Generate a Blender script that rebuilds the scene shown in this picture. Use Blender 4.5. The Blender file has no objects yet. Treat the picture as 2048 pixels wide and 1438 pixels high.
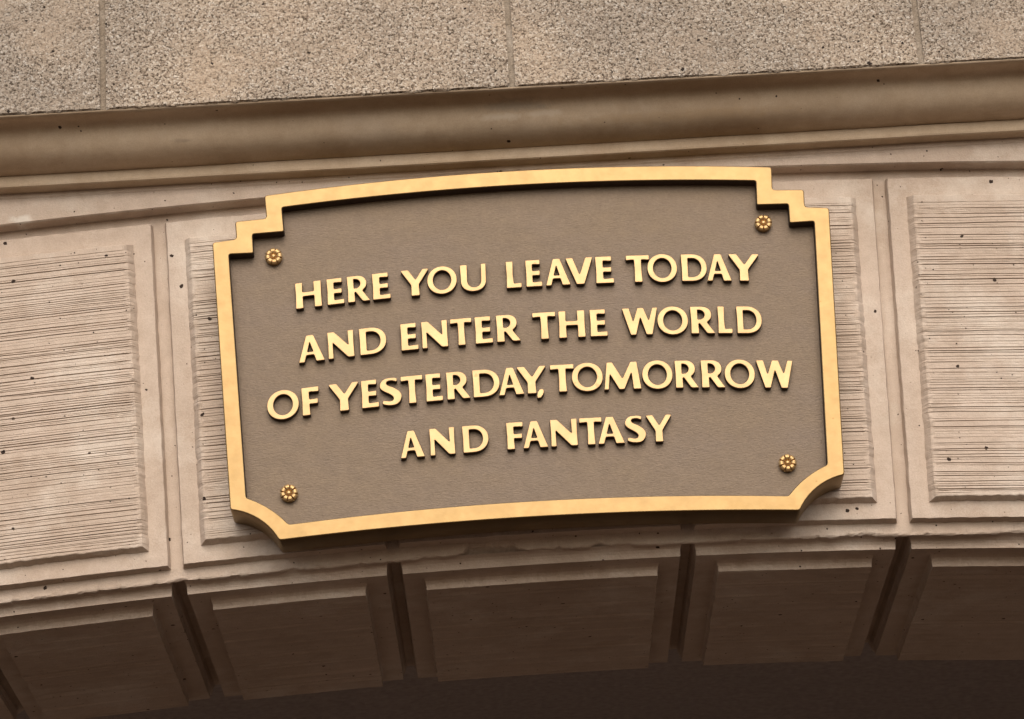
import bpy, bmesh, math, random
import numpy as np
from mathutils import Vector, Matrix

# ------------------------------------------------------------------ camera
F, CX, CY = 6400.0, 1024.0, 719.0            # focal length in photo pixels, principal point
def _unit(a):
    return a / np.linalg.norm(a)
yc = _unit(np.array([1105 - CX, -(3200 - CY), -F]))          # wall depth direction seen by the camera
sl = math.radians(3.25)
xa, xb = math.cos(sl), math.sin(sl)
xc = _unit(np.array([xa, xb, -(yc[0] * xa + yc[1] * xb) / yc[2]]))
zc = np.cross(xc, yc)
ROT = np.stack([xc, yc, zc], 0)                              # world = ROT @ camera
DIST = F * 1.2 / 1236
CAM = np.array([0, 0, 4.0]) - ROT @ np.array([0, 0, -DIST])

scene = bpy.context.scene
COL = scene.collection
cam_data = bpy.data.cameras.new('camera')
cam = bpy.data.objects.new('camera', cam_data)
COL.objects.link(cam)
scene.camera = cam
cam_data.sensor_width = 36.0
cam_data.lens = F / 2048 * 36.0
cam_data.clip_start = 0.1
cam_data.clip_end = 2000
M4 = Matrix.Identity(4)
for i in range(3):
    for j in range(3):
        M4[i][j] = ROT[i][j]
    M4[i][3] = CAM[i]
cam.matrix_world = M4

# ------------------------------------------------------------------ light
SUN_EL, SUN_AZ = math.radians(38), math.radians(3)         # azimuth from the wall normal, + to the right
world = bpy.data.worlds.new('World')
scene.world = world
world.use_nodes = True
wn, wl = world.node_tree.nodes, world.node_tree.links
wn.clear()
sky = wn.new('ShaderNodeTexSky')
sky.sky_type = 'NISHITA'
sky.sun_disc = False
sky.sun_elevation = SUN_EL
sky.sun_rotation = math.radians(180) - SUN_AZ
sky.air_density = 1.0
sky.dust_density = 4.0
sky.ozone_density = 0.3
bg = wn.new('ShaderNodeBackground')
bg.inputs['Strength'].default_value = 0.085
wo = wn.new('ShaderNodeOutputWorld')
wl.new(sky.outputs[0], bg.inputs[0])
wl.new(bg.outputs[0], wo.inputs[0])

sd = bpy.data.lights.new('sun', 'SUN')
sd.energy = 1.5
sd.angle = math.radians(72)
sd.color = (1.0, 0.945, 0.87)
sun = bpy.data.objects.new('sun', sd)
COL.objects.link(sun)
to_sun = Vector((math.sin(SUN_AZ) * math.cos(SUN_EL), -math.cos(SUN_AZ) * math.cos(SUN_EL), math.sin(SUN_EL)))
sun.rotation_euler = to_sun.to_track_quat('Z', 'Y').to_euler()
sun.location = (0, -6, 9)

vs = scene.view_settings
vs.view_transform = 'Standard'
vs.look = 'None'
vs.exposure = 0.60
vs.gamma = 1.0

# ------------------------------------------------------------------ helpers
rng = np.random.default_rng(7)

def P(px, py, Y=0.0):
    """photo pixel -> point on the plane at depth Y (facade planes are parallel to XZ)"""
    d = ROT @ np.array([px - CX, -(py - CY), -F])
    return CAM + (Y - CAM[1]) / d[1] * d

_tab = np.random.default_rng(3).random((256, 256))
def vnoise(x, y):
    x = np.asarray(x, float); y = np.asarray(y, float)
    xi = np.floor(x).astype(int); yi = np.floor(y).astype(int)
    fx = x - xi; fy = y - yi
    fx = fx * fx * (3 - 2 * fx); fy = fy * fy * (3 - 2 * fy)
    g = lambda a, b: _tab[a % 256, b % 256]
    return ((g(xi, yi) * (1 - fx) + g(xi + 1, yi) * fx) * (1 - fy)
            + (g(xi, yi + 1) * (1 - fx) + g(xi + 1, yi + 1) * fx) * fy) * 2 - 1

def fbm(x, y, o=3):
    s = 0; a = 1.0
    for k in range(o):
        s = s + a * vnoise(np.asarray(x) * 2 ** k + 17 * k, np.asarray(y) * 2 ** k + 31 * k)
        a *= 0.5
    return s

def link(name, me, mat, parent=None, smooth=False):
    ob = bpy.data.objects.new(name, me)
    COL.objects.link(ob)
    if mat is not None:
        me.materials.clear()
        me.materials.append(mat)
    if parent is not None:
        ob.parent = parent
    if smooth:
        me.polygons.foreach_set('use_smooth', [True] * len(me.polygons))
    return ob

def root_of(ob):
    while ob.parent is not None:
        ob = ob.parent
    return ob

def mesh_obj(name, verts, faces, mat, parent=None, smooth=False):
    """verts in world coordinates; parents stand unrotated at their location"""
    v = np.asarray(verts, float)
    if parent is not None:
        v = v - np.array(root_of(parent).location)
    me = bpy.data.meshes.new(name)
    me.from_pydata(v.tolist(), [], faces)
    me.update()
    return link(name, me, mat, parent, smooth)

def grid_faces(nr, nc, off=0, flip=False):
    f = []
    for i in range(nr - 1):
        for j in range(nc - 1):
            a = off + i * nc + j
            q = (a, a + 1, a + nc + 1, a + nc)
            f.append(q[::-1] if flip else q)
    return f

def box(name, x0, x1, y0, y1, z0, z1, mat, parent, bevel=0.0):
    bm = bmesh.new()
    vs_ = [bm.verts.new(c) for c in ((x0, y0, z0), (x1, y0, z0), (x1, y1, z0), (x0, y1, z0),
                                     (x0, y0, z1), (x1, y0, z1), (x1, y1, z1), (x0, y1, z1))]
    for f in ((0, 3, 2, 1), (4, 5, 6, 7), (0, 1, 5, 4), (1, 2, 6, 5), (2, 3, 7, 6), (3, 0, 4, 7)):
        bm.faces.new([vs_[i] for i in f])
    if bevel:
        bmesh.ops.bevel(bm, geom=bm.edges[:], offset=bevel, segments=2, affect='EDGES')
    if parent is not None:
        bmesh.ops.translate(bm, verts=bm.verts, vec=-root_of(parent).location)
    me = bpy.data.meshes.new(name)
    bm.to_mesh(me); bm.free()
    return link(name, me, mat, parent)

def thing(name, loc, label, cat):
    o = bpy.data.objects.new(name, None)
    o.empty_display_size = 0.2
    COL.objects.link(o)
    o.location = loc
    o['label'] = label
    o['category'] = cat
    return o

# ------------------------------------------------------------------ materials
class NT:
    def __init__(self, name):
        self.m = bpy.data.materials.new(name)
        self.m.use_nodes = True
        self.t = self.m.node_tree
        self.n = self.t.nodes
        self.l = self.t.links
        self.p = self.n['Principled BSDF']
        tc = self.n.new('ShaderNodeTexCoord')
        self.co = tc.outputs['Object']
    def noise(self, scale, detail=4, rough=0.55, co=None):
        n = self.n.new('ShaderNodeTexNoise')
        n.inputs['Scale'].default_value = scale
        n.inputs['Detail'].default_value = detail
        n.inputs['Roughness'].default_value = rough
        self.l.new(co or self.co, n.inputs['Vector'])
        return n.outputs['Fac']
    def stretch(self, sx, sy, sz):
        m = self.n.new('ShaderNodeMapping')
        m.inputs['Scale'].default_value = (sx, sy, sz)
        self.l.new(self.co, m.inputs['Vector'])
        return m.outputs[0]
    def voro(self, scale, feature='F1', co=None, rnd=1.0):
        n = self.n.new('ShaderNodeTexVoronoi')
        n.feature = feature
        n.inputs['Scale'].default_value = scale
        n.inputs['Randomness'].default_value = rnd
        self.l.new(co or self.co, n.inputs['Vector'])
        return n
    def math(self, op, a, b=None, clamp=False):
        n = self.n.new('ShaderNodeMath')
        n.operation = op
        n.use_clamp = clamp
        for i, x in enumerate((a, b)):
            if x is None:
                continue
            if isinstance(x, (int, float)):
                n.inputs[i].default_value = x
            else:
                self.l.new(x, n.inputs[i])
        return n.outputs[0]
    def ramp(self, fac, stops):
        n = self.n.new('ShaderNodeValToRGB')
        e = n.color_ramp.elements
        while len(e) < len(stops):
            e.new(0.5)
        for el, (pos, c) in zip(e, stops):
            el.position = pos
            el.color = (*c, 1) if len(c) == 3 else c
        self.l.new(fac, n.inputs[0])
        return n.outputs[0]
    def mix(self, fac, a, b, mode='MIX'):
        n = self.n.new('ShaderNodeMix')
        n.data_type = 'RGBA'
        n.blend_type = mode
        for s, x in ((n.inputs[0], fac), (n.inputs[6], a), (n.inputs[7], b)):
            if isinstance(x, (int, float)):
                s.default_value = x
            elif isinstance(x, tuple):
                s.default_value = (*x, 1)
            else:
                self.l.new(x, s)
        return n.outputs[2]
    def maprange(self, x, a, b, c, d):
        n = self.n.new('ShaderNodeMapRange')
        self.l.new(x, n.inputs[0])
        for i, q in enumerate((a, b, c, d)):
            n.inputs[1 + i].default_value = q
        return n.outputs[0]
    def pits(self, scale, r, share):
        """1 inside sparse small round pits; only a share of the cells carries one"""
        v = self.voro(scale)
        warp = self.noise(scale * 2.2, 3)
        d = self.math('ADD', v.outputs['Distance'], self.math('MULTIPLY', self.math('SUBTRACT', warp, 0.5), r * 2.6))
        sep = self.n.new('ShaderNodeSeparateColor')
        self.l.new(v.outputs['Color'], sep.inputs[0])
        pick = self.math('LESS_THAN', sep.outputs[0], share)
        size = self.math('MULTIPLY_ADD', sep.outputs[1], r * 0.9)
        self.n[-1].inputs[2].default_value = r * 0.25
        inside = self.math('LESS_THAN', d, size)
        return self.math('MULTIPLY', pick, inside)
    def bump(self, h, strength, dist, normal=None):
        n = self.n.new('ShaderNodeBump')
        n.inputs['Strength'].default_value = strength
        n.inputs['Distance'].default_value = dist
        self.l.new(h, n.inputs['Height'])
        if normal is not None:
            self.l.new(normal, n.inputs['Normal'])
        return n.outputs[0]
    def out(self, color, rough, normal=None, metallic=0.0, spec=0.3):
        for k, x in (('Base Color', color), ('Roughness', rough), ('Metallic', metallic)):
            s = self.p.inputs[k]
            if isinstance(x, (int, float)):
                s.default_value = x
            elif isinstance(x, tuple):
                s.default_value = (*x, 1)
            else:
                self.l.new(x, s)
        self.p.inputs['Specular IOR Level'].default_value = spec
        if normal is not None:
            self.l.new(normal, self.p.inputs['Normal'])
        return self.m

def mat_cast(name, base, pit_share=0.05, grain=1.0, bloom=0.65, blots=()):
    t = NT(name)
    r, g, b = base
    big = t.noise(3.2, 5, 0.6)
    c = t.ramp(big, [(0.3, (r * 0.86, g * 0.83, b * 0.80)), (0.52, base), (0.75, (min(1, r * 1.10), min(1, g * 1.11), min(1, b * 1.13)))])
    mid = t.noise(38, 4, 0.6)
    c = t.mix(0.55, c, t.ramp(mid, [(0.3, (0.80, 0.77, 0.74)), (0.7, (1.0, 1.0, 1.0))]), 'MULTIPLY')
    fine = t.noise(420, 3, 0.6)
    c = t.mix(0.45, c, t.ramp(fine, [(0.35, (0.78, 0.76, 0.74)), (0.65, (1, 1, 1))]), 'MULTIPLY')
    # rain-borne dirt, long in the vertical
    st = t.noise(9, 4, 0.6, t.stretch(1.0, 1.0, 0.22))
    c = t.mix(t.maprange(st, 0.55, 0.8, 0.0, 0.45), c, (r * 0.62, g * 0.55, b * 0.48))
    bl = t.noise(4.6, 5, 0.7)
    c = t.mix(t.maprange(t.math('ADD', bl, t.math('MULTIPLY', fine, 0.12)), 0.56, 0.78, 0.0, bloom), c, (0.66, 0.60, 0.53))
    for (cx_, cz_, rx_, rz_, col_, amt_) in blots:          # single stains and patches with a shape of their own
        sx = t.n.new('ShaderNodeSeparateXYZ'); t.l.new(t.co, sx.inputs[0])
        dx = t.math('DIVIDE', t.math('SUBTRACT', sx.outputs[0], cx_), rx_)
        dz = t.math('DIVIDE', t.math('SUBTRACT', sx.outputs[2], cz_), rz_)
        d2 = t.math('SQRT', t.math('ADD', t.math('MULTIPLY', dx, dx), t.math('MULTIPLY', dz, dz)))
        d2 = t.math('ADD', d2, t.math('MULTIPLY', t.math('SUBTRACT', t.noise(55, 4, 0.65), 0.5), 2.2))
        c = t.mix(t.maprange(d2, 0.35, 1.0, amt_, 0.0), c, col_)
    p1 = t.pits(55, 0.19, pit_share * 1.3)
    p2 = t.pits(140, 0.22, pit_share)
    pit = t.math('MAXIMUM', p1, p2)
    c = t.mix(pit, c, (0.035, 0.022, 0.017))
    h = t.math('ADD', t.math('MULTIPLY', t.noise(260, 4, 0.65), 0.7), t.math('MULTIPLY', t.noise(60, 3), 0.6))
    h = t.math('SUBTRACT', h, t.math('MULTIPLY', p1, 1.2))
    return t.out(c, 0.82, t.bump(h, 0.55 * grain, 0.0022), spec=0.2)

def mat_aggregate():
    t = NT('exposed_aggregate_concrete')
    patch = t.noise(5.5, 4, 0.6)                       # worn, sandier patches
    v1 = t.voro(250); v2 = t.voro(430)
    sep = t.n.new('ShaderNodeSeparateColor'); t.l.new(v1.outputs['Color'], sep.inputs[0])
    stone = t.ramp(sep.outputs[0], [(0.0, (0.31, 0.25, 0.20)), (0.25, (0.39, 0.325, 0.262)), (0.6, (0.44, 0.375, 0.308)),
                                    (0.85, (0.50, 0.44, 0.375)), (1.0, (0.60, 0.55, 0.49))])
    sand = t.ramp(t.noise(520, 3, 0.6), [(0.3, (0.38, 0.30, 0.225)), (0.7, (0.52, 0.42, 0.33))])
    patchf = t.maprange(t.math('ADD', patch, t.math('MULTIPLY', t.noise(40, 3), 0.25)), 0.60, 0.80, 0.0, 0.6)
    c = t.mix(patchf, stone, sand)
    # dark crevices between the pebbles
    crack = t.math('MULTIPLY', t.maprange(v1.outputs['Distance'], 0.44, 0.60, 0.0, 1.0),
                   t.maprange(t.noise(175, 3, 0.65), 0.485, 0.56, 0.0, 1.0))
    crack = t.math('MULTIPLY', crack, t.math('SUBTRACT', 1.0, t.math('MULTIPLY', patchf, 0.75)))
    c = t.mix(t.math('MULTIPLY', crack, 0.9), c, (0.085, 0.062, 0.045))
    tint = t.noise(2.3, 4, 0.6)
    c = t.mix(0.9, c, t.ramp(tint, [(0.36, (0.70, 0.70, 0.70)), (0.66, (0.99, 0.95, 0.90))]), 'MULTIPLY')
    pit = t.pits(58, 0.24, 0.13)
    c = t.mix(pit, c, (0.03, 0.022, 0.018))
    h = t.math('SUBTRACT', t.math('MULTIPLY', v1.outputs['Distance'], -1.0), t.math('MULTIPLY', v2.outputs['Distance'], 0.4))
    h = t.math('SUBTRACT', h, t.math('MULTIPLY', crack, 0.9))
    h = t.math('SUBTRACT', h, t.math('MULTIPLY', pit, 1.5))
    h = t.math('MULTIPLY', h, t.math('SUBTRACT', 1.0, t.math('MULTIPLY', patchf, 0.6)))
    return t.out(c, 0.85, t.bump(h, 0.5, 0.0022), spec=0.15)

def mat_gold(name, base, rough, metal=1.0):
    t = NT(name)
    n1 = t.noise(16, 5, 0.65)
    r, g, b = base
    c = t.ramp(n1, [(0.3, (r * 0.97, g * 0.97, b * 0.95)), (0.5, base), (0.72, (min(1, r * 1.02), min(1, g * 1.02), min(1, b * 1.03)))])
    n2 = t.noise(90, 4, 0.6)
    c = t.mix(0.22, c, t.ramp(n2, [(0.32, (0.84, 0.78, 0.66)), (0.6, (1, 1, 1))]), 'MULTIPLY')
    spot = t.pits(48, 0.16, 0.10)                        # small dulled nicks
    c = t.mix(t.math('MULTIPLY', spot, 0.35), c, (r * 0.5, g * 0.4, b * 0.3))
    rr = t.maprange(t.noise(40, 4), 0.3, 0.7, rough - 0.03, rough + 0.04)
    h = t.math('ADD', t.math('MULTIPLY', t.noise(30, 3), 0.15), t.math('MULTIPLY', t.noise(240, 3), 0.35))
    return t.out(c, rr, t.bump(h, 0.25, 0.0012), metallic=metal, spec=0.3)

def mat_bronze():
    t = NT('brown_patinated_bronze')
    n1 = t.noise(7, 5, 0.6, t.stretch(0.7, 1, 1.3))
    c = t.ramp(n1, [(0.3, (0.148, 0.108, 0.078)), (0.5, (0.172, 0.126, 0.087)), (0.7, (0.200, 0.148, 0.100))])
    c = t.mix(0.35, c, t.ramp(t.noise(34, 4, 0.65), [(0.35, (0.80, 0.79, 0.79)), (0.65, (1.08, 1.07, 1.04))]), 'MULTIPLY')
    n2 = t.noise(260, 3, 0.6)
    c = t.mix(0.6, c, t.ramp(n2, [(0.3, (0.74, 0.72, 0.70)), (0.7, (1.06, 1.05, 1.03))]), 'MULTIPLY')
    h = t.math('ADD', t.noise(330, 3, 0.6, t.stretch(0.5, 1, 1.4)), t.math('MULTIPLY', t.noise(45, 3), 0.7))
    rr = t.maprange(n1, 0.3, 0.7, 0.44, 0.6)
    return t.out(c, rr, t.bump(h, 0.7, 0.0014), metallic=0.25, spec=0.45)

def mat_plain(name, base, rough=0.9, scale=25):
    t = NT(name)
    r, g, b = base
    c = t.ramp(t.noise(scale, 5, 0.6), [(0.3, (r * 0.8, g * 0.8, b * 0.8)), (0.7, (r * 1.15, g * 1.15, b * 1.15))])
    h = t.noise(scale * 10, 4)
    return t.out(c, rough, t.bump(h, 0.4, 0.003), spec=0.25)

CAST = (0.535, 0.440, 0.365)
M_CAST = mat_cast('painted_cast_stone', CAST, 0.042, blots=[(-0.83, 4.02, 0.10, 0.05, (0.66, 0.60, 0.53), 0.35), (-0.95, 4.34, 0.03, 0.012, (0.68, 0.64, 0.58), 0.7)])
M_MOULD = mat_cast('painted_moulding', (0.50, 0.395, 0.285), 0.012, 0.6, 0.15,
                   [(0.035, 4.473, 0.085, 0.012, (0.30, 0.26, 0.21), 0.55), (0.0, 4.456, 0.055, 0.009, (0.58, 0.50, 0.40), 0.6), (0.09, 4.458, 0.04, 0.008, (0.58, 0.50, 0.40), 0.5),
                    (-0.62, 4.445, 0.02, 0.004, (0.30, 0.24, 0.18), 0.5), (0.35, 4.44, 0.25, 0.012, (0.42, 0.30, 0.18), 0.4)])
M_AGG = mat_aggregate()
M_MORTAR = mat_cast('joint_mortar', (0.30, 0.252, 0.200), 0.08, 2.4)
M_GOLD = mat_gold('gilded_frame', (0.285, 0.194, 0.092), 0.42)
M_LETTER = mat_gold('gilded_letters', (0.42, 0.288, 0.155), 0.44, 0.9)
M_BRONZE = mat_bronze()
M_ROSETTE = mat_gold('dull_gilt_rosettes', (0.46, 0.30, 0.14), 0.4, 0.8)
M_SIDE = mat_plain('dark_brown_sides', (0.055, 0.036, 0.026), 0.6, 60)
M_VAULT = mat_plain('grey_tunnel_plaster', (0.36, 0.315, 0.30), 0.9, 60)
M_GROUND = mat_plain('brick_brown_paving', (0.095, 0.060, 0.038), 0.9, 3)

# ------------------------------------------------------------------ ground
g = mesh_obj('ground', [(-150, -150, 0), (150, -150, 0), (150, 150, 0), (-150, 150, 0)], [(0, 1, 2, 3)], M_GROUND)
g['kind'] = 'structure'

# ------------------------------------------------------------------ archway
HALF = 2.33                      # half opening (arc length of the voussoir ring)
SIDE = 3.5
DEPTH = 0.80
XA, ZA, UC = 0.134, 3.6087, 0.033
def Xof(u, v):
    return UC + u * (1 + v / 22)
def Zof(X, v):
    return ZA + v - (X - XA) ** 2 / (2 * (14.56 + 2.7 * v))
def front(u, v, h):
    X = Xof(u, v)
    return np.stack(np.broadcast_arrays(X, -h, Zof(X, v)), -1)
def soffit(u, v, h):
    X = Xof(u, 0.0)
    return np.stack(np.broadcast_arrays(X, v, Zof(X, 0.0) - h), -1)

arch = thing('stone_archway', (0, 0.4, 0), 'pinkish tan cast stone archway with stepped panelled blocks below a grey pebbled cornice', 'archway')

def edge_samples(a, b, n, pad=0.0):
    t = np.linspace(0, 1, n)
    return a + (b - a) * t

def slab(name, mp, u0, u1, v0, v1, h0, h1, cu, cv0, cv1, nu, vrows, mat, parent, dispfn=None, rough=0.0015, seed=0, cove=False):
    """raised slab with sloping sides. (u0..u1, v0..v1) is the flat top, the foot spreads by cu / cv0 / cv1."""
    us = np.linspace(u0, u1, nu)
    vs_ = np.asarray(vrows)
    U, V = np.meshgrid(us, vs_)
    H = np.full(U.shape, h1)
    if dispfn is not None:
        U, V, H = dispfn(U, V, H)
    # ragged outline
    def wob(a, b): return fbm(a * 90 + seed, b * 90 + seed * 1.7, 3) * rough
    U[:, 0] += wob(V[:, 0], V[:, 0] * 0 + 1); U[:, -1] += wob(V[:, -1], V[:, -1] * 0 + 9)
    V[0, :] += wob(U[0], U[0] * 0 + 4); V[-1, :] += wob(U[-1], U[-1] * 0 + 6)
    nr, nc = U.shape
    pts = mp(U, V, H).reshape(-1, 3)
    faces = grid_faces(nr, nc)
    # boundary loop (counter-clockwise in u,v)
    loop = [(0, j) for j in range(nc)] + [(i, nc - 1) for i in range(1, nr)] + \
           [(nr - 1, j) for j in range(nc - 2, -1, -1)] + [(i, 0) for i in range(nr - 2, 0, -1)]
    li = [i * nc + j for i, j in loop]
    lu = np.array([U[i, j] for i, j in loop]); lv = np.array([V[i, j] for i, j in loop])
    lh = np.array([H[i, j] for i, j in loop])
    du = np.array([(-1 if j == 0 else 0) + (1 if j == nc - 1 else 0) for i, j in loop], float)
    dv0 = np.array([1.0 if i == 0 else 0.0 for i, j in loop]); dv1 = np.array([1.0 if i == nr - 1 else 0.0 for i, j in loop])
    base = len(pts)
    rings = [pts]
    prof = [(0.03, 0.22), (0.10, 0.45), (0.24, 0.68), (0.5, 0.87), (1.0, 1.06)] if cove else [(0.18, 0.05), (0.55, 0.45), (0.85, 0.86), (1.0, 1.06)]
    for fo, fh in prof:
        w = fbm(lu * 90 + seed + fo * 50, lv * 90, 2) * 0.0006
        r_u = lu + du * (cu * fo) + w * np.abs(du)
        r_v = lv - dv0 * cv0 * fo + dv1 * cv1 * fo + w * (dv0 + dv1)
        r_h = lh + (h0 - lh) * fh
        rings.append(mp(r_u, r_v, r_h))
    prev = li
    off = base
    n = len(loop)
    for k in range(len(prof)):
        cur = list(range(off, off + n))
        for a in range(n):
            b = (a + 1) % n
            faces.append((prev[b], prev[a], cur[a], cur[b]))
        prev = cur
        off += n
    ob = mesh_obj(name, np.concatenate(rings), faces, mat, parent)
    return ob

def combed(seed, u0, u1, amp=0.0036):
    """rake-combed relief: many thin grooves of uneven depth running along the block"""
    r = np.random.default_rng(seed)
    rows, dep, idx = [0.067], [0.0], [0]
    v = 0.067 + 0.004; k = 0; level = 0.0
    while v < 0.680:
        k += 1
        deep = r.random() < 0.42
        g = amp * (r.uniform(0.75, 1.3) if deep else r.uniform(0.10, 0.40))
        gw = r.uniform(0.0012, 0.0019) if deep else r.uniform(0.0008, 0.0012)
        new = r.uniform(-0.4, 0.4) * amp * 0.28
        rows += [v, v + gw * 0.55, v + gw, v + gw * 1.25]
        dep += [level, level - g, new - g * 0.85, new + 0.0002]
        idx += [k, k, k, k]
        level = new
        v += gw * 1.25 + r.choice([0.0020, 0.0034, 0.0050, 0.0080], p=[0.27, 0.38, 0.25, 0.10]) * r.uniform(0.8, 1.25)
    rows.append(0.687); dep.append(level); idx.append(k + 1)
    rows, dep, idx = np.array(rows), np.array(dep), np.array(idx)
    def fn(U, V, H):
        n = U.shape[1]
        D = np.repeat(dep[:, None], n, 1); row = np.repeat(idx[:, None], n, 1).astype(float)
        mod = np.clip(0.95 + 0.9 * vnoise(U * 6 + row * 3.7, row * 7.31 + seed) + 0.2 * vnoise(U * 70, row * 3.1), 0.05, 1.3)
        wear = np.clip(1.2 - 1.9 * np.clip(fbm(U * 6 + seed, V * 9 + 3, 2) - 0.55, 0, 1), 0.15, 1)
        edge = np.minimum(U - u0, u1 - U)
        rag = np.exp(-(edge / 0.006) ** 2)
        D2 = D * mod * wear * (1 - 0.7 * rag) + rag * 0.0018 * fbm(U * 150, V * 150, 2) + 0.0006 * fbm(U * 30, V * 30, 2) + 0.00035 * vnoise(U * 130, V * 400)
        wob = 0.0007 * fbm(U * 9 + row * 5.3, row * 1.7, 2)
        V2 = V + np.where((V > 0.0672) & (V < 0.6868), wob, 0)
        return U.copy(), V2, H + D2
    return rows, fn

bounds = [-HALF, -1.92, -1.51, -1.10, -0.69, -0.28, 0.28, 0.69, 1.10, 1.51, 1.92, HALF]

def chip(u):
    """knocks in the lower lip of the arch (metres lost)"""
    c = np.clip(fbm(u * 60 + 5, 0 * u + 2, 3) - 0.6, 0, 1) * 0.004
    for c0, w, a in ((-0.115, 0.036, 0.019), (-0.06, 0.022, 0.012), (-0.21, 0.030, 0.004), (0.02, 0.05, 0.0055), (0.11, 0.014, 0.011),
                     (0.155, 0.02, 0.007), (-0.475, 0.016, 0.006), (-0.685, 0.02, 0.003), (0.62, 0.03, 0.004), (0.9, 0.05, 0.004)):
        c = c + a * np.exp(-((u - c0) / w) ** 2) * (1 + 0.35 * fbm(u * 75, 0 * u + 8, 3))
    return np.clip(c, 0, 0.02)

def voussoir(k, b0, b1):
    near = -1.3 < b0 and b1 < 1.3
    nu = max(8, int((b1 - b0) / (0.004 if near else 0.03)))
    us = np.linspace(b0, b1, nu)
    # section of the margin: down the face, round the lip, along the soffit
    sec = [(1, v) for v in np.linspace(0.80, 0.06, 10)] + [(1, v) for v in (0.045, 0.034, 0.026, 0.019, 0.013, 0.008, 0.004)] + \
          [(0, 0.0)] + [(2, y) for y in (0.004, 0.008, 0.013, 0.02, 0.03)] + [(2, y) for y in np.linspace(0.05, DEPTH, 10)]
    rows = []
    cp = chip(us)
    for kind, d in sec:
        f = math.exp(-(d / 0.011) ** 2)
        w = 0.0005 * fbm(us * 45 + d * 30, np.full_like(us, d * 60 + kind * 9), 3) * (1 if near else 0)
        rough_edge = f * 0.0009 * fbm(us * 120, np.full_like(us, d * 200), 2)
        push = cp * math.exp(-(d / 0.02) ** 2)
        if kind == 1 or kind == 0:
            q = front(us, d + 0.0 * us + push + (0.0012 * f if kind == 0 else 0), -(push * 0.35 + w + rough_edge + (0.0012 if kind == 0 else 0)))
        else:
            gap = np.clip((0.0135 - np.minimum(us - b0, b1 - us)) / 0.004, 0, 1) * (0.020 * min(1.0, max(0.0, (d - 0.009) / 0.008)))
            q = soffit(us, d + push * 0.3, -(push + w + rough_edge + gap))
        rows.append(q)
    nrow = len(rows)
    # close the block: back face and top
    pts = np.concatenate(rows)
    faces = grid_faces(nrow, nu, 0)
    backtop = np.stack([Xof(us, 0.80), np.full_like(us, DEPTH), Zof(Xof(us, 0.80), 0.80)], -1)
    o = len(pts)
    pts = np.concatenate([pts, backtop])
    for j in range(nu - 1):
        a = (nrow - 1) * nu + j
        faces.append((a, a + 1, o + j + 1, o + j))
        faces.append((o + j, o + j + 1, j + 1, j))
    faces = [f[::-1] for f in faces]
    ob = mesh_obj('voussoir', pts, faces, M_CAST, arch)
    bm = bmesh.new(); bm.from_mesh(ob.data)
    bmesh.ops.recalc_face_normals(bm, faces=bm.faces)
    bm.to_mesh(ob.data); bm.free()
    vr = list(np.linspace(0.0285, 0.7325, 40 if near else 6))
    nb = max(6, int((b1 - b0) / (0.006 if near else 0.05)))
    slab('face_border', front, b0 + 0.0155, b1 - 0.0155, 0.0285, 0.7325, -0.004, 0.02, 0.005, 0.004, 0.006, nb, vr, M_CAST, ob,
         rough=0.0006, seed=k * 3.1,
         dispfn=lambda U, V, H: (U.copy(), V.copy(), H + 0.0007 * fbm(U * 40, V * 40, 3)))
    rows_, fn = combed(100 + k, b0 + 0.062, b1 - 0.062)
    slab('face_panel', front, b0 + 0.062, b1 - 0.062, 0.067, 0.687, 0.018, 0.038, 0.0150, 0.008, 0.006,
         max(10, int((b1 - b0) / (0.005 if near else 0.04))), rows_, M_CAST, ob, fn, rough=0.0009, seed=k * 5.3)
    vy = list(np.linspace(0.029, DEPTH - 0.033, 24 if near else 5))
    slab('soffit_border', soffit, b0 + 0.0155, b1 - 0.0155, 0.029, DEPTH - 0.033, -0.003, 0.0175, 0.004, 0.020, 0.004, nb, vy, M_CAST, ob,
         rough=0.0005, seed=k * 2.3 + 40, cove=True)
    r = np.random.default_rng(300 + k)
    vy = np.linspace(0.079, DEPTH - 0.066, 90 if near else 6)
    dd = r.uniform(-1, 1, len(vy)) * 0.0016
    def sfn(U, V, H, dd=dd):
        return U.copy(), V.copy(), H + dd[:, None] * np.clip(0.6 + 0.8 * vnoise(U * 8, V * 90), 0, 1.4)
    slab('soffit_panel', soffit, b0 + 0.0585, b1 - 0.0585, 0.079, DEPTH - 0.066, 0.0145, 0.0375, 0.008, 0.030, 0.008, nb, vy, M_CAST, ob, sfn,
         rough=0.0013, seed=k * 7.7 + 80, cove=True)
    return ob

for k in range(len(bounds) - 1):
    voussoir(k, bounds[k], bounds[k + 1])

# frieze band between the arch ring and the straight mouldings
def sheet_x(name, profile, mat, x0, x1, dx, amp, smooth=True, seed=0, fine=0.0):
    """profile: list of (Y, Z) from bottom back, round the front, to top back; swept along X with a slight unevenness"""
    xs = np.arange(x0, x1 + dx * 0.5, dx)
    rows = []
    for i, (y, z) in enumerate(profile):
        n1 = fbm(xs * 7 + seed, np.full_like(xs, i * 0.21 + seed), 2) * amp
        n2 = fbm(xs * 60 + seed, np.full_like(xs, i * 0.6 + seed), 3) * (amp * 0.5 + fine)
        zz = z(xs) if callable(z) else np.full_like(xs, z)
        rows.append(np.stack([xs, y + n1 + n2, zz + (n1 + n2) * 0.7], -1))
    pts = np.concatenate(rows)
    faces = grid_faces(len(profile), len(xs))
    ob = mesh_obj(name, pts, faces, mat, arch, smooth)
    return ob

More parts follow.
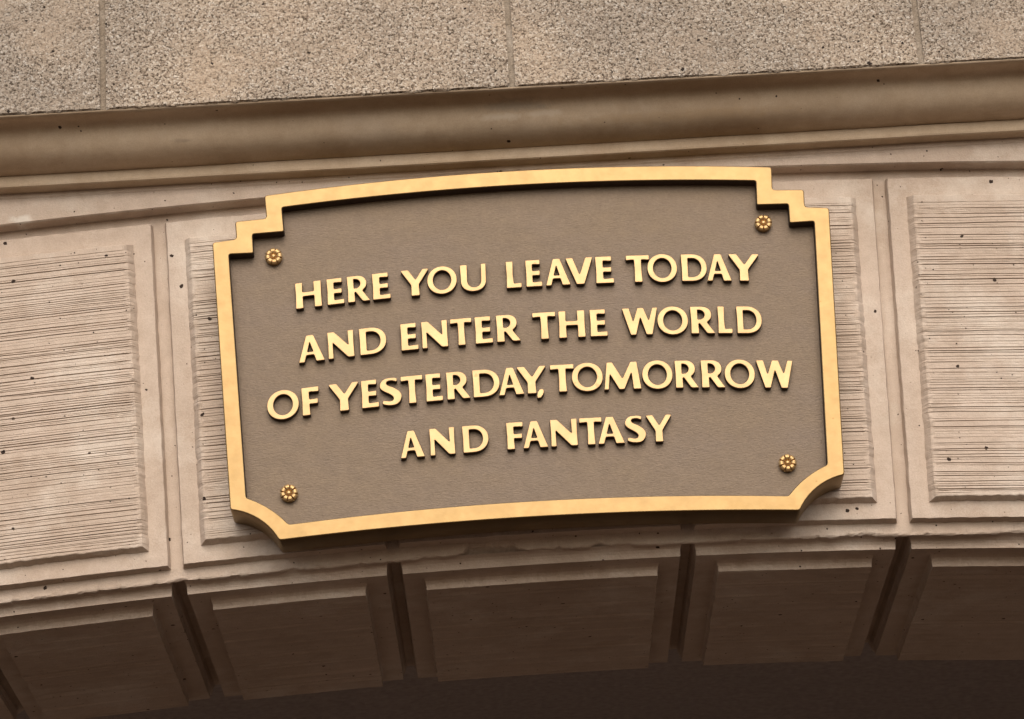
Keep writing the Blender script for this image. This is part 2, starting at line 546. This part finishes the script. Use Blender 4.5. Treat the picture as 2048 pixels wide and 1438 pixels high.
groove = lambda xs: Zof(xs, 0.758)
sheet_x('frieze_band', [(0.03, lambda x: groove(x) + 0.0015), (-0.010, lambda x: groove(x) + 0.0012), (-0.031, lambda x: groove(x) + 0.0008),
                        (-0.035, lambda x: groove(x) + 0.003), (-0.0352, lambda x: groove(x) + 0.02 + 0 * x),
                        (-0.0354, lambda x: np.maximum(4.3795, groove(x) + 0.014) + 0 * x), (-0.0360, 4.3835), (-0.0385, 4.3865), (-0.0386, 4.3905),
                        (-0.0384, 4.405)], M_CAST, -SIDE, SIDE, 0.006, 0.0007, False, 3)
sheet_x('fillet', [(-0.03, 4.3948), (-0.066, 4.3942), (-0.0695, 4.3960), (-0.0705, 4.4000), (-0.0705, 4.412), (-0.0700, 4.4185), (-0.067, 4.4205), (-0.04, 4.4212)],
        M_MOULD, -SIDE, SIDE, 0.008, 0.0006, False, 11)
mould = [(-0.03, 4.4190), (-0.078, 4.4192), (-0.086, 4.4205), (-0.101, 4.4245), (-0.116, 4.4310), (-0.128, 4.4405), (-0.1355, 4.4510), (-0.140, 4.4620),
         (-0.1425, 4.4720), (-0.1450, 4.4785), (-0.1515, 4.4833), (-0.164, 4.4860), (-0.180, 4.4866), (-0.1955, 4.4868), (-0.1960, 4.4900)]
sheet_x('round_moulding', mould, M_MOULD, -SIDE, SIDE, 0.01, 0.0010, True, 23)

# cornice of big pebble-faced blocks with mortar joints
def cornice_block(x0, x1, seed, near):
    st = 0.0034 if near else 0.03
    xs = np.linspace(x0, x1, int((x1 - x0) / st))
    zb = 4.4885
    sec = [('s', y) for y in (-0.02, -0.10, -0.14, -0.165, -0.18, -0.188, -0.194)] + [('c', 0)] + \
          [('f', z) for z in list(np.arange(0.004, 0.235, st)) + [0.30, 0.45]] + [('t', 0)]
    rows = []
    for kind, d in sec:
        if kind == 's':
            y, z = np.full_like(xs, d), np.full_like(xs, zb)
            z = z + fbm(xs * 40, np.full_like(xs, d * 50 + seed), 3) * 0.0006
            if d < -0.178:
                z = z + np.abs(fbm(xs * 85 + seed, np.full_like(xs, d * 85), 2)) * 0.002
        elif kind == 'c':
            e = fbm(xs * 110 + seed, xs * 0 + seed, 3)
            y, z = np.full_like(xs, -0.1965) + 0.0016 * e, zb + 0.0022 + 0.0022 * fbm(xs * 75, xs * 0 + 3 + seed, 3)
        elif kind == 'f':
            grain = 0.0010 * fbm(xs * 170 + seed, np.full_like(xs, d * 170 + seed), 2) + 0.0016 * fbm(xs * 22, np.full_like(xs, d * 22 + seed), 3)
            # surface rounds towards the joints
            ed = np.minimum(xs - x0, x1 - xs)
            grain = grain + 0.003 * np.exp(-(ed / 0.006) ** 2)
            y, z = -0.2 + grain, np.full_like(xs, zb + d) + 0.0005 * fbm(xs * 90, np.full_like(xs, d * 90), 2)
        else:
            y, z = np.full_like(xs, -0.02), np.full_like(xs, zb + 0.45)
        rows.append(np.stack([xs, y, z], -1))
    pts = np.concatenate(rows)
    faces = grid_faces(len(sec), len(xs))
    # end cheeks
    for col in (0, len(xs) - 1):
        ring = [i * len(xs) + col for i in range(len(sec))]
        faces.append(tuple(ring if col else ring[::-1]))
    return mesh_obj('cornice_block', pts, faces, M_AGG, arch)

JW = 0.0060
joints = [-2.3536, -1.5585, -0.7634, 0.0309, 0.8266, 1.6217, 2.4168]
xs_ = [-SIDE] + joints + [SIDE]
for i in range(len(xs_) - 1):
    a = xs_[i] + (JW if i else 0); b = xs_[i + 1] - (JW if i < len(xs_) - 2 else 0)
    cornice_block(a, b, i * 13.7, -1.7 < a and b < 1.7)
for j in joints:
    zz = np.linspace(4.4885 + 0.001, 4.93, 120)
    xx = np.array([-0.0072, -0.0035, 0.0, 0.0035, 0.0072])
    pts = []
    for z in zz:
        wob = 0.0012 * float(fbm(z * 30 + j, j, 2))
        for q, x in enumerate(xx):
            dep = -0.1925 + (0.0012 if abs(x) < 0.004 else 0.0) + 0.0010 * float(fbm((j + x) * 300, z * 190, 2))
            pts.append((j + x + wob, dep, z))
    n0 = len(pts)
    under = [(j + x, -0.03, 4.4895) for x in xx]
    faces = grid_faces(len(zz), len(xx))
    pts += under
    for q in range(4):
        faces.append((n0 + q, n0 + q + 1, q + 1, q))
    mesh_obj('mortar_joint', pts, faces, M_MORTAR, arch)

# solid backing, piers and the passage behind
box('wall_core', -SIDE, SIDE, -0.019, DEPTH - 0.004, 4.4215, 4.93, M_CAST, arch)
box('spandrel_core', -SIDE + 0.01, SIDE - 0.01, 0.025, DEPTH - 0.006, 4.36, 4.4205, M_CAST, arch)
XL, XR = Xof(-HALF, 0.0), Xof(HALF, 0.0)
box('pier', -SIDE, XL - 0.016, -0.02, DEPTH, 0.0, 4.30, M_CAST, arch, 0.006)
box('pier', XR + 0.016, SIDE, -0.02, DEPTH, 0.0, 4.30, M_CAST, arch, 0.006)
box('passage_wall', -SIDE, XL - 0.03, DEPTH + 0.003, 9.0, 0.0, 4.6, M_VAULT, arch)
box('passage_wall', XR + 0.03, SIDE, DEPTH + 0.003, 9.0, 0.0, 4.6, M_VAULT, arch)
us = np.linspace(XL - 0.05, XR + 0.05, 40)
cl = []
for y in (DEPTH - 0.05, 9.0):
    for dz in (0.11, 0.5):
        cl += [(x, y, Zof(x, 0.0) + dz) for x in us]
n = len(us)
fc = []
for j in range(n - 1):
    fc += [(j, 2 * n + j, 2 * n + j + 1, j + 1), (n + j, n + j + 1, 3 * n + j + 1, 3 * n + j)]
mesh_obj('passage_ceiling', cl, fc, M_VAULT, arch)

# ------------------------------------------------------------------ plaque
X0 = 0.0317
Y_BACK, Y_FRONT, Y_FIELD, Y_LET = -0.0405, -0.120, -0.0965, -0.1085
plaque = thing('plaque', (X0, Y_BACK, 3.62), 'brown bronze plaque with stepped gilt frame and raised gold lettering fixed across the arch blocks', 'plaque')

def pair(pl, pr, Y=Y_FRONT):
    """mirror-average of a left and a right corner -> right-hand (dx, z)"""
    a, b = P(*pl, Y), P(*pr, Y)
    return ((b[0] - X0) + (X0 - a[0])) / 2, (a[2] + b[2]) / 2
def even_fit(pts, Y=Y_FRONT):
    q = np.array([P(x, y, Y) for x, y in pts])
    d2 = (q[:, 0] - X0) ** 2
    A = np.c_[np.ones(len(d2)), d2]
    s, *_ = np.linalg.lstsq(A, q[:, 2], rcond=None)
    return lambda d: s[0] + s[1] * d * d
top_o = even_fit([(528, 394.5), (680, 375.5), (784, 363.4), (888, 351.9), (1021, 340), (1167, 333), (1348, 328.6), (1452, 328), (1540, 330.5)])
top_i = even_fit([(562.5, 418), (680, 403.3), (784, 393), (958, 376), (1167, 361.6), (1380, 357.5), (1510, 358.2)])
bot_o = even_fit([(558.4, 1083), (680, 1066), (923, 1045.8), (1132, 1030), (1348, 1020.8), (1487, 1020), (1600, 1019.5)])
bot_i = even_fit([(579, 1049.3), (680, 1036), (923, 1011.5), (1132, 997.5), (1380, 991.5), (1452, 990.7), (1578.6, 990)])

def arc3(a, m, b, n=10):
    """points of the circle through a, m, b"""
    (x1, y1), (x2, y2), (x3, y3) = a, m, b
    A = np.array([[x2 - x1, y2 - y1], [x3 - x1, y3 - y1]])
    B = np.array([x2 ** 2 - x1 ** 2 + y2 ** 2 - y1 ** 2, x3 ** 2 - x1 ** 2 + y3 ** 2 - y1 ** 2]) / 2
    c = np.linalg.solve(A, B)
    r = math.hypot(x1 - c[0], y1 - c[1])
    t1 = math.atan2(y1 - c[1], x1 - c[0]); t3 = math.atan2(y3 - c[1], x3 - c[0])
    d = (t3 - t1 + math.pi) % (2 * math.pi) - math.pi
    return [(c[0] + r * math.cos(t1 + d * i / n), c[1] + r * math.sin(t1 + d * i / n)) for i in range(n + 1)]

def half_outline(corners, topf, botf, mid, nt=16):
    """right half, from top centre clockwise to bottom centre. corners: top corner..side bottom, bottom corner"""
    c = list(corners)
    dt = c[0][0]; db = c[-1][0]
    c[0] = (dt, topf(dt)); c[-1] = (db, botf(db))
    pts = [(dt * i / nt, topf(dt * i / nt)) for i in range(nt)] + c[:-2]
    pts += arc3(c[-2], mid, c[-1])
    pts += [(db * i / nt, botf(db * i / nt)) for i in range(nt - 1, -1, -1)]
    return pts
out_c = [pair((527.7, 393.5), (1542.6, 330.7)), pair((531.9, 440.9), (1543.8, 375)), pair((469.6, 445.5), (1607.6, 375.8)),
         pair((470.7, 480.7), (1607.6, 411)), pair((422.2, 485.7), (1656.3, 414)), pair((457.5, 1021.8), (1686.4, 947.2)),
         pair((558.4, 1083), (1600, 1019))]
in_c = [pair((562.5, 418), (1510.2, 358.2)), pair((566.7, 468.4), (1511, 404.8)), pair((503.3, 473), (1574.7, 403.6)),
        pair((505.6, 510.5), (1577, 441.9)), pair((455.8, 511.3), (1626, 440)), pair((490, 996.5), (1652, 928.8)),
        pair((579, 1049.3), (1578.6, 990))]
oh = half_outline(out_c, top_o, bot_o, pair((517.9, 1040), (1645, 965.5)))
ih = half_outline(in_c, top_i, bot_i, pair((533.2, 1015.7), (1613, 951.8)))
def whole(h):
    return [(X0 + d, z) for d, z in h] + [(X0 - d, z) for d, z in h[-2:0:-1]]

def round_poly(pts, r, seg=3, minang=22):
    """soften corners of a closed polygon"""
    n = len(pts); out = []
    for i in range(n):
        p = np.array(pts[i]); a = np.array(pts[i - 1]); b = np.array(pts[(i + 1) % n])
        ua, ub = a - p, b - p
        la, lb = np.linalg.norm(ua), np.linalg.norm(ub)
        if la < 1e-9 or lb < 1e-9:
            out.append(tuple(p)); continue
        ang = math.degrees(math.acos(max(-1, min(1, float(np.dot(ua, ub) / la / lb)))))
        if 180 - ang < minang:
            out.append(tuple(p)); continue
        k = min(r, la * 0.45, lb * 0.45)
        s, e = p + ua / la * k, p + ub / lb * k
        for j in range(seg + 1):
            t = j / seg
            out.append(tuple((1 - t) ** 2 * s + 2 * t * (1 - t) * p + t * t * e))
    return out

def extruded(name, loops, y_front, y_back, bevel, mat, parent, smooth=False, jit=0.0):
    """closed 2-D loops in (X, Z), even-odd filled, extruded between two depths, edges rounded"""
    cu = bpy.data.curves.new(name, 'CURVE')
    cu.dimensions = '2D'
    cu.fill_mode = 'BOTH'
    cu.extrude = (y_back - y_front) / 2 - bevel
    cu.bevel_depth = bevel
    cu.bevel_resolution = 2
    cu.offset = -bevel
    ox = sum(p[0] for p in loops[0]) / len(loops[0]); oz = sum(p[1] for p in loops[0]) / len(loops[0])
    for lp in loops:
        s = cu.splines.new('POLY')
        s.points.add(len(lp) - 1)
        for q, (x, z) in zip(s.points, lp):
            q.co = (x - ox, z - oz, 0, 1)
        s.use_cyclic_u = True
    tmp = bpy.data.objects.new('tmp', cu)
    COL.objects.link(tmp)
    dg = bpy.context.evaluated_depsgraph_get()
    me = bpy.data.meshes.new_from_object(tmp.evaluated_get(dg))
    bpy.data.objects.remove(tmp); bpy.data.curves.remove(cu)
    base = np.array(root_of(parent).location)
    co = np.empty(len(me.vertices) * 3); me.vertices.foreach_get('co', co); co = co.reshape(-1, 3)
    w = np.stack([co[:, 0] + ox, (y_front + y_back) / 2 - co[:, 2], co[:, 1] + oz], -1) - base
    me.vertices.foreach_set('co', w.ravel())
    me.update()
    me.name = name
    bm = bmesh.new(); bm.from_mesh(me)
    bmesh.ops.remove_doubles(bm, verts=bm.verts, dist=1e-6)
    bmesh.ops.recalc_face_normals(bm, faces=bm.faces)
    bm.to_mesh(me); bm.free()
    return link(name, me, mat, parent)

fo = round_poly(whole(oh), 0.006, 3, 30)
fi = round_poly(whole(ih), 0.004, 3, 30)
frame = extruded('frame', [fo, fi], Y_FRONT, Y_BACK, 0.0022, M_GOLD, plaque)
frame.data.materials.append(M_SIDE)                            # inner rebate walls take a darker brown than the plate
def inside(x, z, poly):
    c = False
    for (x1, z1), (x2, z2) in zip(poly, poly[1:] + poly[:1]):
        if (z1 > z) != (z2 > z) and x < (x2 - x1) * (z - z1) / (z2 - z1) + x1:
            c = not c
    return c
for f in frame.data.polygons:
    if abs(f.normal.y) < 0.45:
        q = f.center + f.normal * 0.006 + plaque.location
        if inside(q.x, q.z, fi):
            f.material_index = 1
ih_big = [(d * 1.012, 3.98 + (z - 3.98) * 1.02) for d, z in ih]
extruded('backplate', [round_poly(whole(ih_big), 0.004, 2, 30)], Y_FIELD, Y_BACK + 0.004, 0.001, M_BRONZE, plaque)

# ---- glyphs: flared humanist capitals, drawn in cap-height units -----------------------------------
def ell(cx, cy, rx, ry, n=36, p=2.0, rot=0.0):
    o = []
    for i in range(n):
        t = 2 * math.pi * i / n
        c, s = math.cos(t), math.sin(t)
        x = rx * math.copysign(abs(c) ** (2 / p), c); y = ry * math.copysign(abs(s) ** (2 / p), s)
        o.append((cx + x * math.cos(rot) - y * math.sin(rot), cy + x * math.sin(rot) + y * math.cos(rot)))
    return o
def halfell(cx, cy, rx, ry, a0, a1, n=14, p=2.0):
    o = []
    for i in range(n + 1):
        t = math.radians(a0 + (a1 - a0) * i / n)
        c, s = math.cos(t), math.sin(t)
        o.append((cx + rx * math.copysign(abs(c) ** (2 / p), c), cy + ry * math.copysign(abs(s) ** (2 / p), s)))
    return o

G = {}
G['H'] = (1.0, [[(0.01, 0), (0.305, 0), (0.29, 0.455), (0.71, 0.455), (0.70, 0), (0.99, 0), (0.975, 0.5), (0.985, 1), (0.69, 1), (0.70, 0.62),
                 (0.285, 0.62), (0.30, 1), (0.015, 1), (0.03, 0.5)]])
G['E'] = (0.67, [[(0.01, 0), (0.665, 0.0), (0.665, 0.185), (0.29, 0.165), (0.285, 0.42), (0.585, 0.41), (0.59, 0.60), (0.285, 0.585),
                  (0.285, 0.835), (0.60, 0.815), (0.605, 1.0), (0.005, 1.0), (0.025, 0.5)]])
G['F'] = (0.66, [[(0.02, 0), (0.325, 0), (0.30, 0.40), (0.61, 0.39), (0.615, 0.575), (0.30, 0.56), (0.295, 0.83), (0.65, 0.81), (0.66, 1.0),
                  (0.01, 1.0), (0.03, 0.5)]])
G['L'] = (0.59, [[(0.01, 0), (0.585, 0), (0.59, 0.185), (0.30, 0.165), (0.275, 0.5), (0.295, 1), (0.01, 1), (0.03, 0.5)]])
G['T'] = (0.92, [[(0.31, 0), (0.63, 0), (0.605, 0.45), (0.605, 0.835), (0.915, 0.815), (0.92, 1.0), (0.0, 1.0), (0.005, 0.815), (0.315, 0.835), (0.325, 0.45)]])
G['O'] = (1.13, [ell(0.565, 0.5, 0.565, 0.525, 44, 2.06), ell(0.565, 0.5, 0.335, 0.365, 36, 2.0)])
G['D'] = (0.98, [[(0.015, 0)] + halfell(0.40, 0.5, 0.58, 0.5, -90, 90, 20, 2.15) + [(0.0, 1.0), (0.02, 0.5)],
                 [(0.27, 0.155), (0.40, 0.155)] + halfell(0.42, 0.5, 0.335, 0.345, -85, 85, 14, 2.1) + [(0.40, 0.845), (0.265, 0.845)]])
G['R'] = (0.88, [[(0.015, 0), (0.31, 0), (0.295, 0.36), (0.335, 0.375), (0.585, 0.02), (0.66, 0.0), (0.875, 0.0), (0.875, 0.035), (0.60, 0.415)]
                 + halfell(0.41, 0.695, 0.365, 0.305, -42, 90, 14, 2.1) + [(0.0, 1.0), (0.025, 0.5)],
                 [(0.275, 0.52)] + halfell(0.32, 0.695, 0.20, 0.175, -75, 80, 12, 2.0) + [(0.27, 0.875)]])
G['Y'] = (1.02, [[(0.345, 0), (0.665, 0), (0.645, 0.42), (1.015, 0.955), (1.01, 1.0), (0.79, 1.0), (0.525, 0.61), (0.275, 1.0), (0.01, 1.0), (0.005, 0.955), (0.355, 0.41)]])
G['U'] = (1.0, [[(0.0, 1.0), (0.285, 1.0)] + [(0.275, 0.45)] + halfell(0.53, 0.38, 0.255, 0.245, 180, 360, 14, 2.1) + [(0.79, 0.5), (0.80, 1.0), (1.0, 1.0)]
                + [(0.99, 0.45)] + halfell(0.50, 0.38, 0.487, 0.40, 360, 180, 20, 2.15) + [(0.015, 0.5)]])
G['A'] = (0.95, [[(0.0, 0), (0.215, 0), (0.285, 0.255), (0.565, 0.255), (0.635, 0.0), (0.945, 0.0), (0.95, 0.03), (0.585, 0.97), (0.55, 1.0), (0.325, 1.0), (0.29, 0.97), (0.0, 0.03)],
                 [(0.325, 0.375), (0.535, 0.375), (0.425, 0.73)]])
G['V'] = (1.0, [[(0.375, 0.0), (0.665, 0.0), (1.0, 0.96), (0.995, 1.0), (0.745, 1.0), (0.72, 0.97), (0.50, 0.37), (0.275, 0.97), (0.245, 1.0), (0.005, 1.0), (0.0, 0.96)]])
G['N'] = (0.99, [[(0.01, 0), (0.215, 0), (0.20, 0.59), (0.72, 0.02), (0.78, 0.0), (0.98, 0.0), (0.965, 0.5), (0.975, 1.0), (0.745, 1.0), (0.765, 0.46), (0.275, 0.98), (0.23, 1.0),
                  (0.0, 1.0), (0.02, 0.5)]])
G['W'] = (1.30, [[(0.285, 0), (0.49, 0), (0.66, 0.64), (0.86, 0.0), (1.09, 0.0), (1.30, 0.97), (1.29, 1.0), (1.12, 1.0), (1.095, 0.97), (0.965, 0.53), (0.80, 0.97), (0.775, 1.0),
                  (0.575, 1.0), (0.55, 0.97), (0.395, 0.50), (0.275, 0.97), (0.25, 1.0), (0.005, 1.0), (0.0, 0.965)]])
G['M'] = (1.38, [[(0.0, 0), (0.175, 0), (0.235, 0.56), (0.545, 0.02), (0.57, 0.0), (0.735, 0.0), (0.76, 0.02), (1.03, 0.60), (1.08, 0.0), (1.375, 0.0), (1.38, 0.03),
                  (1.25, 0.97), (1.225, 1.0), (1.02, 1.0), (0.985, 0.97), (0.69, 0.40), (0.355, 0.97), (0.32, 1.0), (0.14, 1.0), (0.115, 0.97), (0.0, 0.03)]])
_s = [(.645, .955), (.537, .995), (.374, 1.0), (.184, .974), (.054, .877), (0, .746), (.03, .634), (.144, .529), (.32, .432), (.45, .34), (.496, .249), (.456, .183),
      (.361, .157), (.239, .178), (.144, .196), (.087, .17), (.081, .092), (.144, .047), (.293, .008), (.456, 0), (.618, .03), (.74, .13), (.8, .275), (.781, .406),
      (.686, .524), (.51, .641), (.347, .712), (.266, .772), (.26, .838), (.32, .882), (.456, .89), (.564, .859), (.618, .838), (.65, .877)]
def closed_spline(pts, n=3):
    q = [np.array(p, float) for p in pts]; m = len(q); o = []
    for i in range(m):
        p0, p1, p2, p3 = q[i - 1], q[i], q[(i + 1) % m], q[(i + 2) % m]
        for k in range(n):
            t = k / n
            o.append(tuple(0.5 * (2 * p1 + (p2 - p0) * t + (2 * p0 - 5 * p1 + 4 * p2 - p3) * t ** 2 + (3 * p1 - p0 - 3 * p2 + p3) * t ** 3)))
    return o
G['S'] = (0.80, [closed_spline(_s)])
G[','] = (0.30, [[(0.05, 0.0)] + [(0.17, 0.03), (0.25, 0.15), (0.29, 0.27), (0.28, 0.37), (0.20, 0.42), (0.09, 0.38), (0.02, 0.25), (0.0, 0.1), (0.02, 0.02)]])
NOROUND = 'O,S'

def line(base, top, letters):
    fb = np.polyfit([b[0] for b in base], [b[1] for b in base], 2)
    ft = np.polyfit([b[0] for b in top], [b[1] for b in top], 2)
    for ch, xl, xr in letters:
        wn_, loops = G[ch]
        allx = [p[0] for lp in loops for p in lp]
        gx0, gx1 = min(allx), max(allx)
        res = []
        for li_, lp in enumerate(loops):
            if ch not in NOROUND:
                lp = round_poly(lp, 0.042 if li_ == 0 else 0.03, 3, 25)
            q = []
            for gx, gy in lp:
                t = (gx - gx0) / (gx1 - gx0)
                bx = xl + (xr - xl) * t
                if ch == ',':
                    px, py = bx, 796.5 - gy / 0.42 * 19.5
                else:
                    tx = bx - 2.9
                    px = bx + (tx - bx) * gy
                    py = np.polyval(fb, bx) * (1 - gy) + np.polyval(ft, tx) * gy
                w = P(px, py, Y_LET)
                q.append((w[0], w[2]))
            res.append(q)
        lo = extruded('letter', res, Y_LET, Y_FIELD + 0.001, 0.0013, M_LETTER, plaque)
        lo.data.materials.append(M_SIDE)                       # the sides are coloured dark brown, only the faces are gilded
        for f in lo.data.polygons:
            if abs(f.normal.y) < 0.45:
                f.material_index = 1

line([(592, 617), (618, 613.8), (672, 609), (718, 603.9), (764, 599.5), (831, 593.8), (1029, 574.7), (1069, 573.1), (1117, 569.5), (1161, 567.3), (1210, 565.6),
      (1276, 564.2), (1385, 562.2), (1440, 562.2), (1488, 562.3)],
     [(618, 561.7), (672, 555.8), (718, 552.3), (764, 545.5), (831, 539), (945, 529.2), (1012, 523), (1069, 519.2), (1117, 516.4), (1160, 515), (1210, 511.8), (1276, 509),
      (1385, 508.8), (1440, 508.4), (1488, 507.5)],
     [('H', 591.7, 644.8), ('E', 654.7, 689.4), ('R', 695.2, 740.2), ('E', 745.6, 781.9), ('Y', 804, 859.4), ('O', 855.4, 915.4), ('U', 921.6, 974.2), ('L', 1013.1, 1044.3),
      ('E', 1052.3, 1085.3), ('A', 1092.2, 1141.4), ('V', 1133.4, 1187.4), ('E', 1192, 1228.9), ('T', 1253.4, 1301), ('O', 1295.7, 1356.1), ('D', 1363.3, 1415.5),
      ('A', 1414.8, 1463.8), ('Y', 1459.2, 1519.8)])
line([(624, 720.9), (683, 715.9), (730, 711.4), (820, 701.4), (870, 695.9), (925, 691), (969, 686.1), (1017, 682.4), (1090, 676.5), (1145, 673.8), (1198, 671.9), (1282, 670.5),
      (1406, 668.1), (1450, 666.6), (1490, 666.3)],
     [(617, 667.7), (680, 662), (740, 656.7), (815, 647.5), (865, 641.9), (922, 636.4), (966, 634.1), (1012, 631.6), (1088, 624.1), (1142, 619), (1195, 616), (1280, 614.2),
      (1400, 613.4), (1445, 613.1), (1490, 613.1)],
     [('A', 598, 649.8), ('N', 656.3, 709.7), ('D', 719.5, 774.4), ('E', 802.2, 837.8), ('N', 844, 897.2), ('T', 901.9, 945.8), ('E', 950.8, 986.7), ('R', 993.4, 1041.4),
      ('T', 1066.2, 1113.5), ('H', 1118.2, 1172.1), ('E', 1180.9, 1216.1), ('W', 1246.2, 1317.3), ('O', 1315.8, 1378), ('R', 1381.9, 1430.5), ('L', 1436.6, 1466.3),
      ('D', 1474.2, 1525.6)])
line([(612, 831.25), (686, 821.1), (741, 814.5), (825, 807.8), (870, 802.8), (917, 798.4), (955, 795.2), (1023, 789.1), (1062, 786.1), (1125, 783.7), (1246, 778.5), (1374, 775.9),
      (1427, 775), (1550, 776.1)],
     [(620, 773.1), (686, 765), (738, 760.8), (830, 751), (866, 747), (910, 745), (965, 740.8), (1020, 733.75), (1062, 731.9), (1123, 726.9), (1246, 722.4), (1370, 720.8),
      (1424, 720.8), (1548, 720.4)],
     [('O', 535.2, 599.5), ('F', 604.4, 640.1), ('Y', 659.6, 719.5), ('E', 723.6, 758.75), ('S', 761, 804.6), ('T', 803, 847.6), ('E', 852.3, 886.7), ('R', 893.75, 941.1),
      ('D', 946.25, 1001), ('A', 998.4, 1048.9), ('Y', 1035.7, 1093.7), (',', 1073.9, 1088.4), ('T', 1101.8, 1150.2), ('O', 1144.7, 1207.5), ('M', 1208.8, 1283.4),
      ('O', 1285.4, 1347), ('R', 1350.8, 1397.9), ('R', 1403.1, 1451), ('O', 1450.3, 1511.7), ('W', 1514.3, 1588.1)])
line([(826, 914.9), (886, 909.5), (935, 906.4), (1020, 899.1), (1052, 896.2), (1090, 894.5), (1130, 892.2), (1183, 889.4), (1223, 887.2), (1317, 883.5)],
     [(822, 861), (883, 855.2), (945, 850.3), (1028, 844.5), (1067, 842), (1128, 837.8), (1180, 834.9), (1220, 833.1), (1315, 829.3)],
     [('A', 801.7, 850), ('N', 860.3, 911.6), ('D', 925.9, 978.9), ('F', 1014.1, 1048.5), ('A', 1047.1, 1096.9), ('N', 1102, 1156.7), ('T', 1160.3, 1206.2), ('A', 1197, 1250.1),
      ('S', 1251.5, 1293.5), ('Y', 1294, 1345.3)])

# ---- rosette-headed screws -------------------------------------------------------------------------
def rosette(px, py, rot):
    c = P(px, py, Y_FIELD - 0.012)
    R0 = 0.0168
    prof = []
    na = 96; radii = [0, 0.12, 0.2, 0.28, 0.34, 0.42, 0.52, 0.64, 0.76, 0.86, 0.94, 1.0]
    pts, faces = [], []
    for ri, rr in enumerate(radii):
        for k in range(na):
            a = 2 * math.pi * k / na
            pet = abs(math.cos(4 * (a + rot)))                 # eight petals
            if rr < 0.22:
                h = 0.0040 + 0.0022 * math.sqrt(max(0, 1 - (rr / 0.24) ** 2)); rad = rr
            else:
                t = (rr - 0.28) / 0.72
                groove_ = max(0.0, 1 - pet * 2.6)
                h = 0.0022 + 0.0038 * math.sin(max(0, min(1, t)) * math.pi * 0.86 + 0.1) - 0.0046 * groove_ * max(0, min(1, t * 1.6 + 0.1))
                if 0.22 < rr < 0.36:
                    h -= 0.0012
                rad = rr * (1 - 0.10 * groove_ * max(0, t))
            pts.append((c[0] + R0 * rad * math.sin(a), Y_FIELD - 0.007 - h, c[2] + R0 * rad * math.cos(a)))
    for i in range(len(radii) - 1):
        for k in range(na):
            k2 = (k + 1) % na
            faces.append((i * na + k, (i + 1) * na + k, (i + 1) * na + k2, i * na + k2))
    o = (len(radii) - 1) * na
    for yy, rr in ((Y_FIELD - 0.006, 1.0), (Y_FIELD + 0.001, 0.97)):
        b = len(pts)
        for k in range(na):
            a = 2 * math.pi * k / na
            pts.append((c[0] + R0 * rr * math.sin(a), yy, c[2] + R0 * rr * math.cos(a)))
        for k in range(na):
            k2 = (k + 1) % na
            faces.append((o + k, b + k, b + k2, o + k2))
        o = b
    ob = mesh_obj('rosette_screw', pts, faces, M_ROSETTE, plaque)
    bm = bmesh.new(); bm.from_mesh(ob.data)
    bmesh.ops.remove_doubles(bm, verts=bm.verts, dist=1e-6)
    bmesh.ops.recalc_face_normals(bm, faces=bm.faces)
    bm.to_mesh(ob.data); bm.free()

rosette(547, 511.5, 0.1); rosette(1527, 444.5, 0.35); rosette(577.5, 985, 0.2); rosette(1575.5, 924.5, 0.0)
